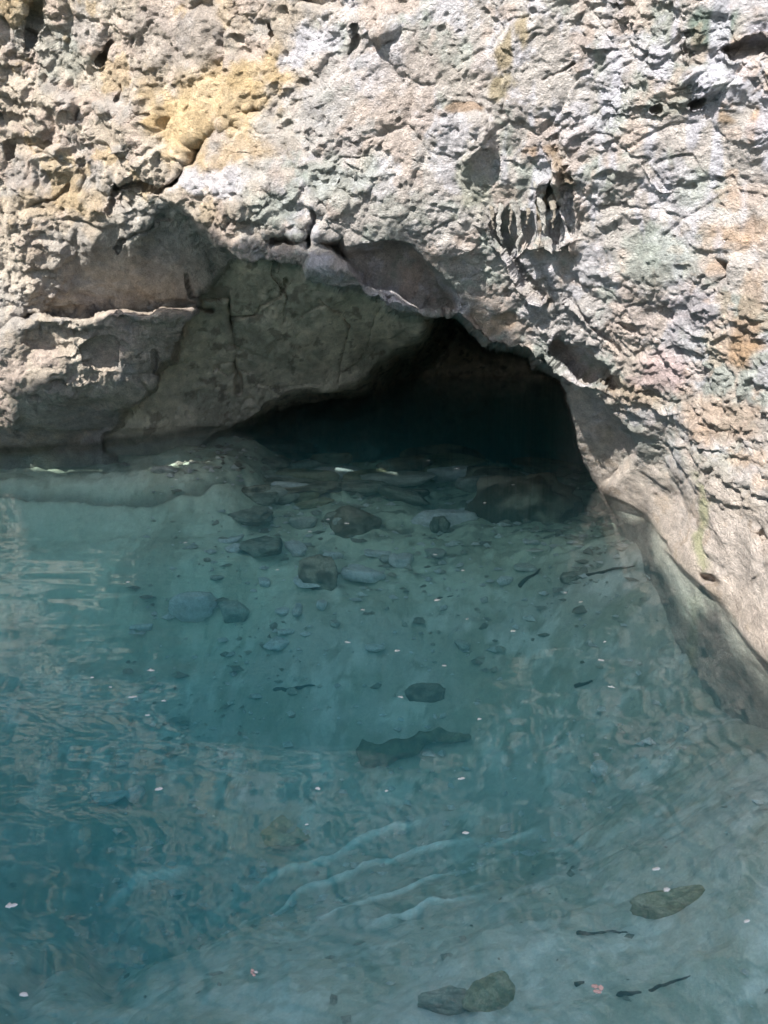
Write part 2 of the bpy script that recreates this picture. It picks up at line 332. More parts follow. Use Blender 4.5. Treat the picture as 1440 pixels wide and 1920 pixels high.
# pits
q1, q2, qid = worley(B, .085, 12)
pit = (1 - sstep(.12, .30, q1)) * (qid > .60)
pit2 = (1 - sstep(.10, .34, worley(B, .19, 14)[0])) * sstep(.05, .4, fbm(V, .9, 2, 15))
fineD -= pit * .018 * (.4 + .6 * crag) + pit2 * .05 * crag
# vertical flow stone fluting, centre right
flut = sstep(0, 90, sdist(wx, wy, [(860, 180), (1080, 60), (1180, 60), (1230, 600), (1050, 640), (880, 420)]))
fineD += flut * .014 * (perlin(V * [1, 1, .12], .045, 91) + perlin(V * [1, 1, .15], .09, 92))
V = V_true
near = np.exp(-((V[:, 2]) / .12) ** 2) * (py > 800)
amp = (1 - .75 * near)
edge = 1 - .6 * np.exp(-((mO - .5) / .4) ** 2) * (px > 320)
drop = np.array([0, 0, -1.0])
D1 = NV * (disp * amp * edge)[:, None]
dirf = NV + drop * .35; dirf /= np.linalg.norm(dirf, axis=1)[:, None]
Gv = V.reshape(nr, nc, 3)
sp = np.maximum(np.linalg.norm(np.gradient(Gv, axis=0), axis=2), np.linalg.norm(np.gradient(Gv, axis=1), axis=2)).ravel()
fineD /= 1 + (np.maximum(sp - .012, 0) / .022) ** 2
disp /= 1 + (np.maximum(sp - .03, 0) / .10) ** 2
V = V + D1 + dirf * (fineD * amp * np.clip(Y / 6, .6, 1.2))[:, None]

below = .45 * sstep(.01, -.10, V[:, 2]) + .55 * sstep(-.1, -.6, V[:, 2])
rightw = sstep(950, 1120, px) * (1 - sstep(.0, .5, mO)); V[:, 1] += .5 * below * rightw; V[:, 0] += .15 * below * rightw
# albedo of the rock
def C(*c): return np.array(c, float)
beige, pink, cream = C(.57, .485, .395), C(.60, .49, .42), C(.67, .59, .49)
lilac, grey, green = C(.66, .64, .68), C(.44, .42, .40), C(.37, .40, .36)
ochre, rust, brown = C(.64, .47, .26), C(.48, .33, .22), C(.36, .28, .20)
V_true = V; V = V * [1, .5, 1]
n_a = fbm(V, .55, 4, 101, .6); n_b = fbm(V, .32, 4, 102, .6); n_c = fbm(V, .18, 4, 103, .65); n_d = fbm(V, .09, 3, 104, .6)
col = np.tile(beige, (len(V), 1))
def mix(colr, w):
    global col
    w = np.clip(w, 0, 1)[:, None]; col = col * (1 - w) + colr * w
mix(cream, .8 * sstep(-.1, .5, n_a)); mix(pink, .8 * sstep(0, .45, n_b)); mix(grey, .65 * sstep(.05, .5, fbm(V, .4, 4, 106, .65)))
def blob(cx, cy, rx, ry, ang, colr, s, soft_=1.0, nz=None):
    a = math.radians(ang); u = (wx - cx) * math.cos(a) + (wy - cy) * math.sin(a); v = -(wx - cx) * math.sin(a) + (wy - cy) * math.cos(a)
    r = np.sqrt((u / rx) ** 2 + (v / ry) ** 2) + .45 * n_b + .35 * n_c
    mix(colr, s * (1 - sstep(1 - .45 * soft_, 1 + .25 * soft_, r)))
cool = sstep(470, 620, wx + .25 * (wy - 200)) * (1 - sstep(560, 900, wy - .1 * wx))
mix(C(.60, .57, .56), .65 * cool)
mix(green * 1.1, cool * .8 * sstep(.0, .42, fbm(V, .45, 5, 111, .65)))
mix(lilac, cool * .65 * sstep(.08, .38, fbm(V, .28, 5, 112, .65)))
mix(pink, cool * .7 * sstep(.12, .40, fbm(V, .3, 4, 113, .6)))
for b_ in [(400, 185, 130, 75, -15, ochre, .72), (480, 130, 70, 40, -20, ochre, .75), (350, 240, 60, 60, 0, ochre * 1.1, .55), (430, 300, 90, 40, -15, C(.58, .44, .29), .8), (30, 25, 50, 35, 0, ochre, .7), (110, 380, 80, 40, 0, C(.56, .42, .26), .6),
           (330, 60, 110, 80, 0, C(.42, .37, .34), .6), (90, 90, 70, 60, 0, green * 1.3, .5), (520, 390, 50, 40, 10, green, .8), (640, 330, 80, 50, 0, green * 1.1, .7), (610, 180, 50, 90, 0, grey * 1.1, .7), (600, 80, 60, 40, -20, lilac, .9),
           (400, 340, 70, 26, 0, lilac, .8), (750, 400, 60, 60, 0, C(.5, .46, .42), .6), (800, 130, 120, 60, 0, C(.54, .46, .41), .7), (960, 80, 22, 70, 25, C(.40, .32, .19), .85), (945, 160, 22, 30, 30, C(.42, .35, .22), .8), (1340, 50, 60, 34, 0, C(.20, .26, .22), .9), (1360, 150, 62, 42, 0, C(.74, .73, .80), .95),
           (1420, 60, 40, 30, 0, C(.68, .66, .74), .9), (1240, 110, 22, 70, 0, C(.70, .68, .75), .75), (1130, 130, 18, 130, 0, lilac, .6), (1080, 240, 40, 40, 0, lilac, .5), (870, 208, 40, 10, -8, rust * .8, .8), (1010, 280, 34, 12, -20, rust, .8), (1045, 310, 14, 40, -25, brown, .8), (1010, 400, 14, 70, 0, C(.45, .33, .2), .85),
           (880, 350, 34, 60, 0, C(.44, .45, .33), .6), (1230, 480, 120, 60, 0, green * 1.15, .7), (1300, 350, 60, 40, 0, green * 1.1, .6), (1340, 220, 34, 12, 0, C(.52, .36, .22), .7), (1410, 235, 14, 30, 20, rust, .9), (1400, 430, 60, 18, 0, rust * 1.2, .55), (1360, 510, 20, 30, 0, rust * 1.1, .6),
           (1420, 560, 24, 100, 0, C(.5, .33, .2), .5), (1300, 580, 60, 60, 0, C(.56, .50, .56), .6), (1250, 690, 60, 40, 0, C(.58, .44, .42), .8), (1410, 660, 30, 30, 0, C(.56, .36, .2), .7), (1190, 740, 60, 20, 30, C(.55, .42, .3), .7), (1350, 790, 90, 40, 10, C(.56, .42, .32), .7),
           (1320, 980, 22, 90, 5, C(.42, .46, .22), .55), (1140, 820, 14, 14, 0, C(.33, .25, .14), .6), (1330, 930, 60, 60, 0, C(.60, .53, .48), .5), (1430, 1030, 24, 20, 0, rust, .6), (1400, 1180, 50, 40, 0, C(.58, .45, .36), .7), (940, 620, 40, 20, 0, C(.6, .42, .28), .6), (890, 600, 20, 20, 0, C(.6, .44, .3), .5),
           (310, 470, 60, 40, -30, lilac, .6), (80, 760, 60, 30, 0, C(.6, .54, .48), .6), (60, 470, 70, 90, 0, cream, .4)]:  # first blob here: sunlit patch on the recessed slab, painted pale
    blob(*b_)
stain = sstep(.30, .50, fbm(V, .22, 4, 121, .65)); mix(rust * 1.3, .4 * stain * sstep(1150, 1400, wx) * (1 - sstep(900, 1000, wy)))
mix(ochre, .55 * sstep(.28, .5, fbm(V, .3, 4, 122, .6)) * sstep(560, 300, wx) * sstep(560, 300, wy))
stre = perlin(V * [1, 1, .10], .11, 131) + .6 * perlin(V * [1, 1, .14], .05, 132)
mix(C(.68, .67, .74), .75 * sstep(.12, .5, stre) * sstep(860, 1000, wx) * (1 - sstep(350, 640, wy)) )
mix(C(.64, .55, .485), .75 * smoothR); mix(C(.70, .61, .55), .5 * smoothR * sstep(0, .4, n_b)); mix(C(.40, .31, .23), .6 * smoothR * sstep(.3, .5, n_c))
blob(1322, 970, 16, 95, 5, C(.40, .43, .20), .55)
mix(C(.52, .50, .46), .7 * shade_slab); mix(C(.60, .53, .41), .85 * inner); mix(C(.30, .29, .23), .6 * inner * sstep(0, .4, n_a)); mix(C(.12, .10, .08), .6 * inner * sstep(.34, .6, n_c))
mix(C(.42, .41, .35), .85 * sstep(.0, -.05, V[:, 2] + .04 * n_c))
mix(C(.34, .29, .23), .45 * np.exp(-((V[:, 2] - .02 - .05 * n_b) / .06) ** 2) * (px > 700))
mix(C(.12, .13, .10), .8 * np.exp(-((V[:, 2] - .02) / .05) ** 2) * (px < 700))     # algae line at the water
col = col * (1 + .22 * n_d)[:, None] * (1 + .10 * n_c)[:, None]
mix(C(.10, .085, .065), .7 * crackm * np.clip(mO, 0, 1))
col = np.clip(col, .03, .80); V = V_true

Fc = grid_faces(nr, nc)
fc = Fc[:, 0]
keepm = V[:, 2] > -3.2
ok = keepm[Fc].all(1)
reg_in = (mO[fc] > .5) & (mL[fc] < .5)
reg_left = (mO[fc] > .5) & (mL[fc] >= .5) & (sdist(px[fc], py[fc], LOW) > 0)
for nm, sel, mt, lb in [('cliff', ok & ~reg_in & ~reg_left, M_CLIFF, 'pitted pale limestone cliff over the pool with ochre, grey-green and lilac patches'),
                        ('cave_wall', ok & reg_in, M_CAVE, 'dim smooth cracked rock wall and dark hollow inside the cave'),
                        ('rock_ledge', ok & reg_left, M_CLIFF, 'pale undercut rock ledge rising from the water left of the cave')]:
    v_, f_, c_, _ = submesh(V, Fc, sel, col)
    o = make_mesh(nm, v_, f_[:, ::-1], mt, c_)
    tag(o, lb, None, None, 'structure')
    if nm == 'cliff': cliff = o
del Fc

# ------------------------------------------------------------------ pool bed
def bed_base(x, y):
    z = -1.05 + 0 * x
    z = z - .78 * np.exp(-(((x + 1.6) / 1.5) ** 2 + ((y - 5.2) / 1.0) ** 2))          # deep trough
    z = z - .45 * np.exp(-(((x + .2) / 1.4) ** 2 + ((y - 4.9) / 1.1) ** 2))
    z = z + .62 * sstep(5.0, 8.2, y + .25 * x)                                        # shelf at the cave mouth
    z = z + .22 * np.exp(-(((x - 1.2) / 1.2) ** 2 + ((y - 3.2) / 1.0) ** 2))
    z = z + .15 * np.exp(-(((x + 3.2) / 1.3) ** 2 + ((y - 6.7) / .6) ** 2))
    z = z - .12 * np.exp(-(((x + 1.75) / .35) ** 2 + ((y - 1.6) / .8) ** 2))
    z = z + .10 * sstep(7.0, 7.3, y + .12 * np.sin(3 * x)) * sstep(-.7, -1.4, x) - .35 * sstep(-.5, -1.4, x) * sstep(7.3, 6.7, y) - .08 * sstep(7.9, 8.3, y) * sstep(-1.0, -1.6, x)
    z = z - .04 * sstep(-.5, -1.1, x) * sstep(7.2, 7.8, y)
    z = z + .30 * sstep(-.9, -1.5, x) * sstep(7.5, 8.1, y)
    z = z + .46 * sstep(.85, 1.8, x) * sstep(2.4, 3.4, y) * sstep(7.4, 6.2, y)
    z = z - .8 * sstep(9.8, 11.5, y)
    z = z + 1.7 * sstep(1.2, -1.0, y)
    r = np.hypot(x, y - 5)
    z = z + 3.0 * sstep(13, 20, r)
    return z
def bed_z(x, y):
    x = np.asarray(x, float); y = np.asarray(y, float); sh = x.shape; x = x.ravel(); y = y.ravel()
    P = np.stack([x, y, 0 * x], 1)
    z = bed_base(x, y) + .10 * fbm(P, 1.5, 3, 201) + .035 * fbm(P, .4, 3, 202)
    return z.reshape(sh)
def at(pxv, pyv, zoff=0.0, plane=None):
    a, b, c = rays(float(pxv), float(pyv))
    if plane is not None:
        t = (plane - H) / c; return Vector((a * t, b * t, plane))
    t = .5 if False else (0 - H) / c
    for k in range(400):
        if H + c * t <= float(bed_z(a * t, b * t)) + zoff: break
        t += .01 * max(1, t / 6)
    return Vector((a * t, b * t, H + c * t))
def axis(a, b, step, out, g=1.12):
    m = np.arange(a, b, step); k = step; l = []; p = a
    while p > -out: k *= g; p -= k; l.append(p)
    k = step; r = []; p = m[-1]
    while p < out: k *= g; p += k; r.append(p)
    return np.concatenate([np.array(l)[::-1], m, np.array(r)])
gx = axis(-5.0, 3.6, .016, 90); gy = axis(1.5, 11, .022, 90); gy = np.concatenate([gy[gy < 1.5], np.arange(1.5, 4.6, .012), gy[gy > 4.6]])
GX, GY = np.meshgrid(gx, gy); bx, by = GX.ravel(), GY.ravel()
P = np.stack([bx, by, 0 * bx], 1)
bz = bed_z(bx, by)
w1, w2, wid = worley(P + .12 * np.stack([fbm(P, .4, 3, 5), fbm(P, .4, 3, 6), 0 * bx], 1), .42, 33)
rub = sstep(-1.2, .3, bx) * sstep(6.4, 7.4, by) * (1 - sstep(2.2, 3, bx))
bz += rub * .03 * (wid - .5)
bz += .012 * fbm(P, .12, 4, 211, .65) + .05 * np.clip(fbm(P, .25, 3, 212) - .25, 0, 1)
caustic_ridge = 0 * bx; caustic_gap = 0 * bx
# curving caustic light lines, put in as low ridges painted pale with darker sides
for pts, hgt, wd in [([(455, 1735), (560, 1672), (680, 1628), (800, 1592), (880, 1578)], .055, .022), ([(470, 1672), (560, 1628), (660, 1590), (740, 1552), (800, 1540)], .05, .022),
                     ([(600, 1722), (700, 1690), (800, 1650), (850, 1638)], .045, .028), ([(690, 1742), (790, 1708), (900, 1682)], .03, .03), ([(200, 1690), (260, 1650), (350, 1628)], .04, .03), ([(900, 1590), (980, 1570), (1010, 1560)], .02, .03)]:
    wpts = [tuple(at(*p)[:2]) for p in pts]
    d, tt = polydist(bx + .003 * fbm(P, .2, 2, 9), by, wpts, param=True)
    rg = np.exp(-(d / wd) ** 2) * np.sin(np.clip(tt, .03, .97) * math.pi) ** .5; bz += .6 * hgt * rg; caustic_gap = np.maximum(caustic_gap, np.exp(-((d - 2.6 * wd) / (1.2 * wd)) ** 2) * np.sin(np.clip(tt, .03, .97) * math.pi) ** .5); caustic_ridge = np.maximum(caustic_ridge, rg * min(1, hgt / .045))
bc = np.tile(C(.43, .42, .365), (len(bx), 1))
def bmix(c, w):
    global bc
    w = np.clip(w, 0, 1)[:, None]; bc = bc * (1 - w) + c * w
m1 = fbm(P, .9, 5, 221, .6); m2 = fbm(P, .3, 4, 222, .6); m3 = fbm(P, .12, 3, 223, .6)
bmix(C(.36, .35, .27), .7 * sstep(0, .5, m1)); bmix(C(.66, .65, .59), .6 * sstep(.05, .5, m2)); bmix(C(.22, .20, .14), .7 * sstep(.22, .5, m3) * sstep(-.2, .3, m2))
bmix(C(.30, .29, .21), rub * .5 * sstep(.3, .7, wid)); bmix(C(.54, .62, .48), .75 * sstep(6.2, 7.2, by)); bmix(C(.13, .13, .10), .75 * rub * sstep(.22, .42, perlin(P * [1, 2.4, 1], .3, 231) + .4 * perlin(P, .09, 232)))  # cave-mouth bed: algae green tint, painted paler to make up for dim light
bmix(C(.60, .61, .56), .4 * sstep(4.2, 2.8, by)); bmix(C(.28, .29, .21), .55 * sstep(.05, .4, fbm(P, .5, 5, 233, .65))); bmix(C(.24, .22, .17), sstep(-.1, .3, bz)); bmix(C(.30, .29, .25), .65 * caustic_gap); bmix(C(.80, .80, .76), np.clip(caustic_ridge * 1.8, 0, 1))  # last two: caustic lines painted pale, bands beside them darker
for pts, dep, wd in [([(-60, 930), (60, 925), (180, 938), (280, 938), (370, 918), (455, 905)], .06, .03), ([(180, 1620), (170, 1680), (185, 1740), (200, 1800), (210, 1850)], .12, .10), ([(20, 1900), (60, 1820), (160, 1800)], .1, .08)]:
    wp = [tuple(at(*p)[:2]) for p in pts]; d = polydist(bx + .03 * fbm(P, .15, 2, 9), by, wp)
    bz -= dep * np.exp(-(d / wd) ** 2); bmix(C(.14, .14, .11), (.75 if wd < .05 else .25) * np.exp(-(d / wd) ** 2))
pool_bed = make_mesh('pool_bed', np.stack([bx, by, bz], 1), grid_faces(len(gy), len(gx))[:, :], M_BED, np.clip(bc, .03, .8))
tag(pool_bed, 'silty pool floor seen through the clear teal water', None, None, 'structure')

# ------------------------------------------------------------------ water
mw = bpy.data.materials.new('water'); mw.use_nodes = True; nt = mw.node_tree; N = nt.nodes; L = nt.links
N.remove(N['Principled BSDF']); out = N['Material Output']
tc = N.new('ShaderNodeTexCoord')
def noise(scale, sx, sy, det, rough=.5, off=0):
    mp = N.new('ShaderNodeMapping'); mp.inputs['Scale'].default_value = (sx, sy, 1); mp.inputs['Location'].default_value = (off, off * .7, 0)
    L.new(tc.outputs['Object'], mp.inputs[0])
    n = N.new('ShaderNodeTexNoise'); n.inputs['Scale'].default_value = scale; n.inputs['Detail'].default_value = det; n.inputs['Roughness'].default_value = rough
    L.new(mp.outputs[0], n.inputs['Vector']); return n
def math_(op, a, b=None):
    m = N.new('ShaderNodeMath'); m.operation = op
    for i, v in enumerate((a, b)):
        if v is None: continue
        if isinstance(v, (int, float)): m.inputs[i].default_value = v
        else: L.new(v, m.inputs[i])
    return m.outputs[0]
na = noise(1.0, 1.0, 5.0, .8, .3); nb = noise(1.0, 5, 14, 1.5, .5, 3)
sep = N.new('ShaderNodeSeparateXYZ'); L.new(tc.outputs['Object'], sep.inputs[0])
def mrange(v, a, b, c, d):
    r = N.new('ShaderNodeMapRange'); r.interpolation_type = 'SMOOTHSTEP'; L.new(v, r.inputs[0])
    for i, q in enumerate((a, b, c, d)): r.inputs[i + 1].default_value = q
    return r.outputs[0]
calm = mrange(sep.outputs['Y'], 4.6, 6.6, 1.0, .10)            # ripples die out towards the cave
left = mrange(sep.outputs['X'], -2.0, 1.6, 1.0, .25)
amp_ = math_('MULTIPLY', math_('MULTIPLY', calm, left), mrange(sep.outputs['Y'], 2.5, 4.0, .40, 1.0))
hgt = math_('MULTIPLY', math_('ADD', na.outputs[0], math_('MULTIPLY', nb.outputs[0], .03)), amp_)
bump = N.new('ShaderNodeBump'); bump.inputs['Strength'].default_value = 1.0; bump.inputs['Distance'].default_value = 0.016
L.new(hgt, bump.inputs['Height'])
geo = N.new('ShaderNodeNewGeometry')
fr = N.new('ShaderNodeFresnel'); L.new(bump.outputs[0], fr.inputs['Normal'])
L.new(math_('ADD', math_('MULTIPLY', geo.outputs['Backfacing'], 1 / 1.46 - 1.46), 1.46), fr.inputs['IOR'])
fac = fr.outputs[0]
gl = N.new('ShaderNodeBsdfGlossy'); gl.inputs['Roughness'].default_value = .0; L.new(bump.outputs[0], gl.inputs['Normal'])
tr = N.new('ShaderNodeBsdfTransparent')
ms = N.new('ShaderNodeMixShader'); L.new(fac, ms.inputs[0]); L.new(tr.outputs[0], ms.inputs[1]); L.new(gl.outputs[0], ms.inputs[2])
L.new(ms.outputs[0], out.inputs['Surface'])
va = N.new('ShaderNodeVolumeAbsorption'); va.inputs['Color'].default_value = (.20, .765, .785, 1); va.inputs['Density'].default_value = .36
vs = N.new('ShaderNodeVolumeScatter'); vs.inputs['Color'].default_value = (.25, .85, .95, 1); vs.inputs['Density'].default_value = .10
ad = N.new('ShaderNodeAddShader'); L.new(va.outputs[0], ad.inputs[0]); L.new(vs.outputs[0], ad.inputs[1]); L.new(ad.outputs[0], out.inputs['Volume'])
x0, x1, y0, y1, zb = -16, 16, -9, 19, -9
wv = [(x0, y0, 0), (x1, y0, 0), (x1, y1, 0), (x0, y1, 0), (x0, y0, zb), (x1, y0, zb), (x1, y1, zb), (x0, y1, zb)]
water = make_mesh('water', wv, [(0, 1, 2, 3), (7, 6, 5, 4), (0, 4, 5, 1), (1, 5, 6, 2), (2, 6, 7, 3), (3, 7, 4, 0)], mw, smooth=False)
tag(water, 'clear teal pool water mirroring the sunlit cliff', None, None, 'structure')

# ------------------------------------------------------------------ unseen slab added overhead behind the viewer, shaped to keep sun off the pool
def eqv(p, z): return (p[0] - SUN.x / SUN.z * z, p[1] - SUN.y / SUN.z * z)
def surf(a, b): return V[np.argmin((px - a) ** 2 + (py - b) ** 2)]
SHADE_EDGE = [(1.95, -9), (1.95, 3)]
SHADE_EDGE += [eqv(at(a, b, plane=0.0), 0) for a, b in [(1445, 1250), (1372, 1170), (1350, 1122), (1262, 1082), (1225, 1010), (1222, 966), (1175, 945)]]
SHADE_EDGE = [(x - .02, y) for x, y in SHADE_EDGE]
lp = []
for a, b in LIP[-8:3:-1]:
    q = surf(a, b - 6); lp.append(eqv(q, q[2]))
lp = [q for q in lp if q[0] < SHADE_EDGE[-1][0] - .05]
SHADE_EDGE += [(x, y + .12) for x, y in lp] + [(-.3, 8.9), (-.9, 8.9), (-1.3, 8.6), (-1.8, 8.24), (-2.6, 8.17), (-3.15, 8.24), (-3.4, 8.6), (-6, 8.7), (-14, 7.8), (-14, -9)]
print('RIM', [(round(a, 2), round(b, 2)) for a, b in SHADE_EDGE])
hr = 7.0; ox, oy = SUN.x / SUN.z * hr, SUN.y / SUN.z * hr
den = []
for a, b in zip(SHADE_EDGE, SHADE_EDGE[1:] + SHADE_EDGE[:1]):
    m = max(1, int(math.hypot(b[0] - a[0], b[1] - a[1]) / .12))
    for q in range(m): den.append((a[0] + (b[0] - a[0]) * q / m, a[1] + (b[1] - a[1]) * q / m))
dn = np.array(den); P3 = np.stack([dn[:, 0], dn[:, 1], 0 * dn[:, 0]], 1)
dn = dn + .03 * np.stack([fbm(P3, .6, 3, 301), fbm(P3, .6, 3, 302)], 1) + [ox, oy]
m = len(dn); cen = dn.mean(0)
rv = [(x, y, hr) for x, y in dn] + [(x + 1.2 * SUN.x / SUN.z - .25, y + 1.2 * SUN.y / SUN.z - .25, hr + 1.2) for x, y in dn] + [(cen[0], cen[1], hr), (cen[0], cen[1], hr + 1.3)]
rf = [tuple(range(m))[::-1], tuple(range(m, 2 * m))]
for q in range(m):
    w = (q + 1) % m; rf.append((q, w, m + w, m + q))
rv = rv[:2 * m]
sun_block = make_mesh('cavern_rim', rv, rf, M_CLIFF, np.tile(C(.45, .4, .33), (len(rv), 1)), smooth=False)
tag(sun_block, 'rock rim of the sinkhole above the near shore', None, None, 'structure')

# ------------------------------------------------------------------ stones on the pool floor
def stone_mesh(rx, ry, rz, seed, facets=12, rough=.10, slab=False, sub=4):
    me = bpy.data.meshes.new('t'); import bmesh
    bm = bmesh.new(); bmesh.ops.create_icosphere(bm, subdivisions=sub, radius=1)
    U = np.array([v.co[:] for v in bm.verts]); Fs = [[v.index for v in f.verts] for f in bm.faces]; bm.free(); bpy.data.meshes.remove(me)
    g = np.random.default_rng(seed); n = g.normal(size=(facets, 3)); n /= np.linalg.norm(n, axis=1)[:, None]
    d = g.uniform(.62, .95, facets); n = np.vstack([n, [[0, 0, 1.0]]]); d = np.append(d, .55 if slab else .8)
    q = np.where(U @ n.T > 1e-3, d / np.maximum(U @ n.T, 1e-3), 9).min(1)
    rad = np.minimum(q, 1.05)
    rad = rad * (1 + rough * fbm(U + seed, .9, 3, seed) + .6 * rough * fbm(U + seed, .28, 4, seed + 5, .6))
    Vv = U * rad[:, None] * [rx, ry, rz]
    return Vv, Fs, U
TINT = {'brown': (C(.16, .135, .09), C(.30, .27, .20)), 'dark': (C(.12, .10, .065), C(.44, .39, .29)), 'pale': (C(.80, .82, .80), C(.78, .78, .74)), 'grey': (C(.44, .45, .40), C(.58, .58, .51)),
        'olive': (C(.25, .25, .14), C(.42, .40, .26)), 'ring': (C(.40, .38, .20), C(.5, .48, .30)), 'slate': (C(.17, .18, .14), C(.36, .37, .30))}
def stone(name, cx, cy, w, h, th, rot, tint, label, cat, group=None, slab=False, facets=12, rough=.1, sink=.25, seed=None, ring=False):
    p = at(cx, cy); dist = math.sqrt(p.x ** 2 + p.y ** 2 + (H - p.z) ** 2); al = math.asin((H - p.z) / dist)
    rx = w / 2 * dist / F; dy_ = max((h * dist / F - th * math.cos(al)) / math.sin(al), .07)
    seed = seed or (int(cx) * 31 + int(cy)); rz = th
    Vv, Fs, U = stone_mesh(rx, dy_ / 2, rz, seed, facets, rough, slab)
    if ring:
        rr = np.hypot(U[:, 0], U[:, 1]); Vv[:, 2] -= rz * 1.3 * (1 - sstep(.25, .6, rr)) * (U[:, 2] > 0)
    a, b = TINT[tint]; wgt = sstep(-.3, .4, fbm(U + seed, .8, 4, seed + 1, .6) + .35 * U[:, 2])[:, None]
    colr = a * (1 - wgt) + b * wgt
    colr = colr * (1 + .3 * fbm(U + seed, .2, 3, seed + 3))[:, None]
    c, sn = math.cos(rot), math.sin(rot)
    o = make_mesh(name, Vv, [tuple(f) for f in Fs], M_STONE, np.clip(colr, .02, .8))
    o.location = (p.x, p.y, float(bed_z(p.x, p.y)) + rz * (.5 - sink) * (.8 if slab else 1) + (.35 * rz if slab else 0)); o.rotation_euler = ((seed % 17 - 8) * .014, (seed % 13 - 6) * .018, rot) if slab else (0, 0, rot)
    tag(o, label, cat, group); return o
R = math.radians
GS = 'stones lying on the pool floor'
stone('boulder', 1000, 962, 205, 96, .30, R(14), 'dark', 'largest dark brown boulder under water, at the right foot of the cave mouth', 'boulder', GS, facets=10, rough=.24)
stone('flat_stone', 826, 986, 134, 40, .11, R(4), 'pale', 'long pale turquoise slab touching the left tip of the largest boulder', 'stone', GS, slab=True)
stone('boulder', 664, 985, 96, 56, .13, R(14), 'brown', 'brown oval boulder standing alone left of the long pale slab', 'boulder', GS)
stone('boulder', 604, 1092, 84, 60, .17, R(-8), 'dark', 'round dark brown boulder beside the pale rubble in mid pool', 'boulder', GS)
stone('flat_stone', 498, 1036, 92, 58, .08, R(12), 'slate', 'grey tilted flat slab just right of a thin pale strip of stone', 'stone', GS, slab=True, facets=8)
stone('stone_block', 368, 1155, 92, 46, .14, R(6), 'pale', 'pale squared block with turquoise top next to a grey block', 'stone', GS, slab=True, facets=7)
stone('stone_block', 440, 1158, 62, 40, .10, R(-6), 'grey', 'grey squared block with dark right side next to the pale block', 'stone', GS, slab=True, facets=7)
stone('stone_shard', 752, 1058, 44, 30, .06, R(-10), 'pale', 'small bright squarish white stone in mid pool', 'stone', GS, slab=True, facets=6)
stone('stone_shard', 434, 1016, 54, 9, .03, R(14), 'pale', 'thin pale strip of stone slanting beside the grey tilted slab', 'stone', GS, slab=True)
stone('stone_shard', 441, 1033, 40, 20, .04, R(-10), 'pale', 'short pale stone just under the thin pale strip', 'stone', GS, slab=True)
stone('rock', 806, 896, 58, 34, .12, R(0), 'olive', 'small yellow-brown pointed rock before the cave rubble', 'rock', GS, facets=7)
stone('rock', 912, 900, 110, 36, .12, R(8), 'dark', 'dark flat-topped rock right of the yellow-brown pointed rock', 'rock', GS, facets=8)
stone('flat_stone', 900, 858, 180, 24, .07, R(3), 'brown', 'long thin brown slab at the dark edge of the cave, farthest back', 'stone', GS, slab=True)
stone('flat_stone', 705, 905, 130, 34, .08, R(-4), 'olive', 'broad olive slab in the middle of the cave rubble', 'stone', GS, slab=True)
stone('flat_stone', 572, 868, 110, 26, .08, R(5), 'slate', 'dark slab at the left end of the cave rubble', 'stone', GS, slab=True)
stone('flat_stone', 700, 868, 120, 26, .07, R(-5), 'slate', 'grey slab behind the broad olive slab', 'stone', GS, slab=True)
stone('flat_stone', 570, 905, 90, 18, .06, R(9), 'dark', 'thin dark slab in front of the left end of the cave rubble', 'stone', GS, slab=True)
stone('flat_stone', 1030, 888, 120, 26, .07, R(-3), 'brown', 'brown slab behind the largest boulder', 'stone', GS, slab=True)
stone('flat_stone', 590, 950, 70, 20, .05, R(0), 'olive', 'small olive slab just left of the brown oval boulder', 'stone', GS, slab=True)
stone('flat_stone', 760, 838, 110, 18, .05, R(2), 'slate', 'faint grey slab on the floor at the blackest part of the cave', 'stone', GS, slab=True)
stone('stone_shard', 684, 1090, 84, 34, .08, R(5), 'pale', 'pale broken rubble stone right of the round dark boulder', 'stone', GS, slab=True)
stone('stone_shard', 556, 1030, 30, 34, .05, R(30), 'pale', 'small pale wedge right of the grey tilted slab', 'stone', GS)
stone('stone_shard', 706, 1042, 50, 9, .03, R(0), 'pale', 'thin white stone just left of the bright squarish stone', 'stone', GS, slab=True)
stone('stone_shard', 558, 1146, 24, 26, .04, R(0), 'pale', 'small pale cube below the round dark boulder', 'stone', GS)
stone('stone_shard', 520, 1212, 52, 26, .04, R(-12), 'pale', 'pale arrowhead stone on the deep blue floor', 'stone', GS, facets=6)
stone('stone_shard', 268, 1183, 46, 14, .04, R(4), 'pale', 'pale sliver left of and below the pale squared block', 'stone', GS, slab=True)
stone('rock', 800, 1306, 74, 30, .09, R(0), 'brown', 'small brown rock alone in mid pool above the sunken log', 'rock', GS)
stone('ring_stone', 538, 1570, 92, 62, .06, R(-20), 'ring', 'olive ring-shaped stone with a hollow middle at the end of the silt ridges', 'stone', GS, ring=True, slab=True)
stone('rock', 915, 1884, 96, 62, .10, R(24), 'olive', 'dark olive rock at the bottom edge of the picture', 'rock', GS, facets=9)
stone('stone_shard', 205, 1500, 70, 34, .04, R(8), 'pale', 'pale blurred stone at the left, broader of two side by side', 'stone', GS, slab=True)
stone('stone_shard', 254, 1492, 32, 34, .05, R(0), 'pale', 'pale blurred stone at the left, narrower of two side by side', 'stone', GS)
stone('stone_shard', 1128, 1446, 46, 30, .04, R(25), 'pale', 'pale stone low in the right half beside the cliff reflection', 'stone', GS)
stone('rock', 1270, 1700, 170, 40, .07, R(10), 'olive', 'long mossy green rock lying low at the right', 'rock', GS, facets=9)
stone('rock', 470, 970, 90, 40, .05, R(0), 'slate', 'broken dark rock at the left edge of the mid pool rubble', 'rock', GS, rough=.25)
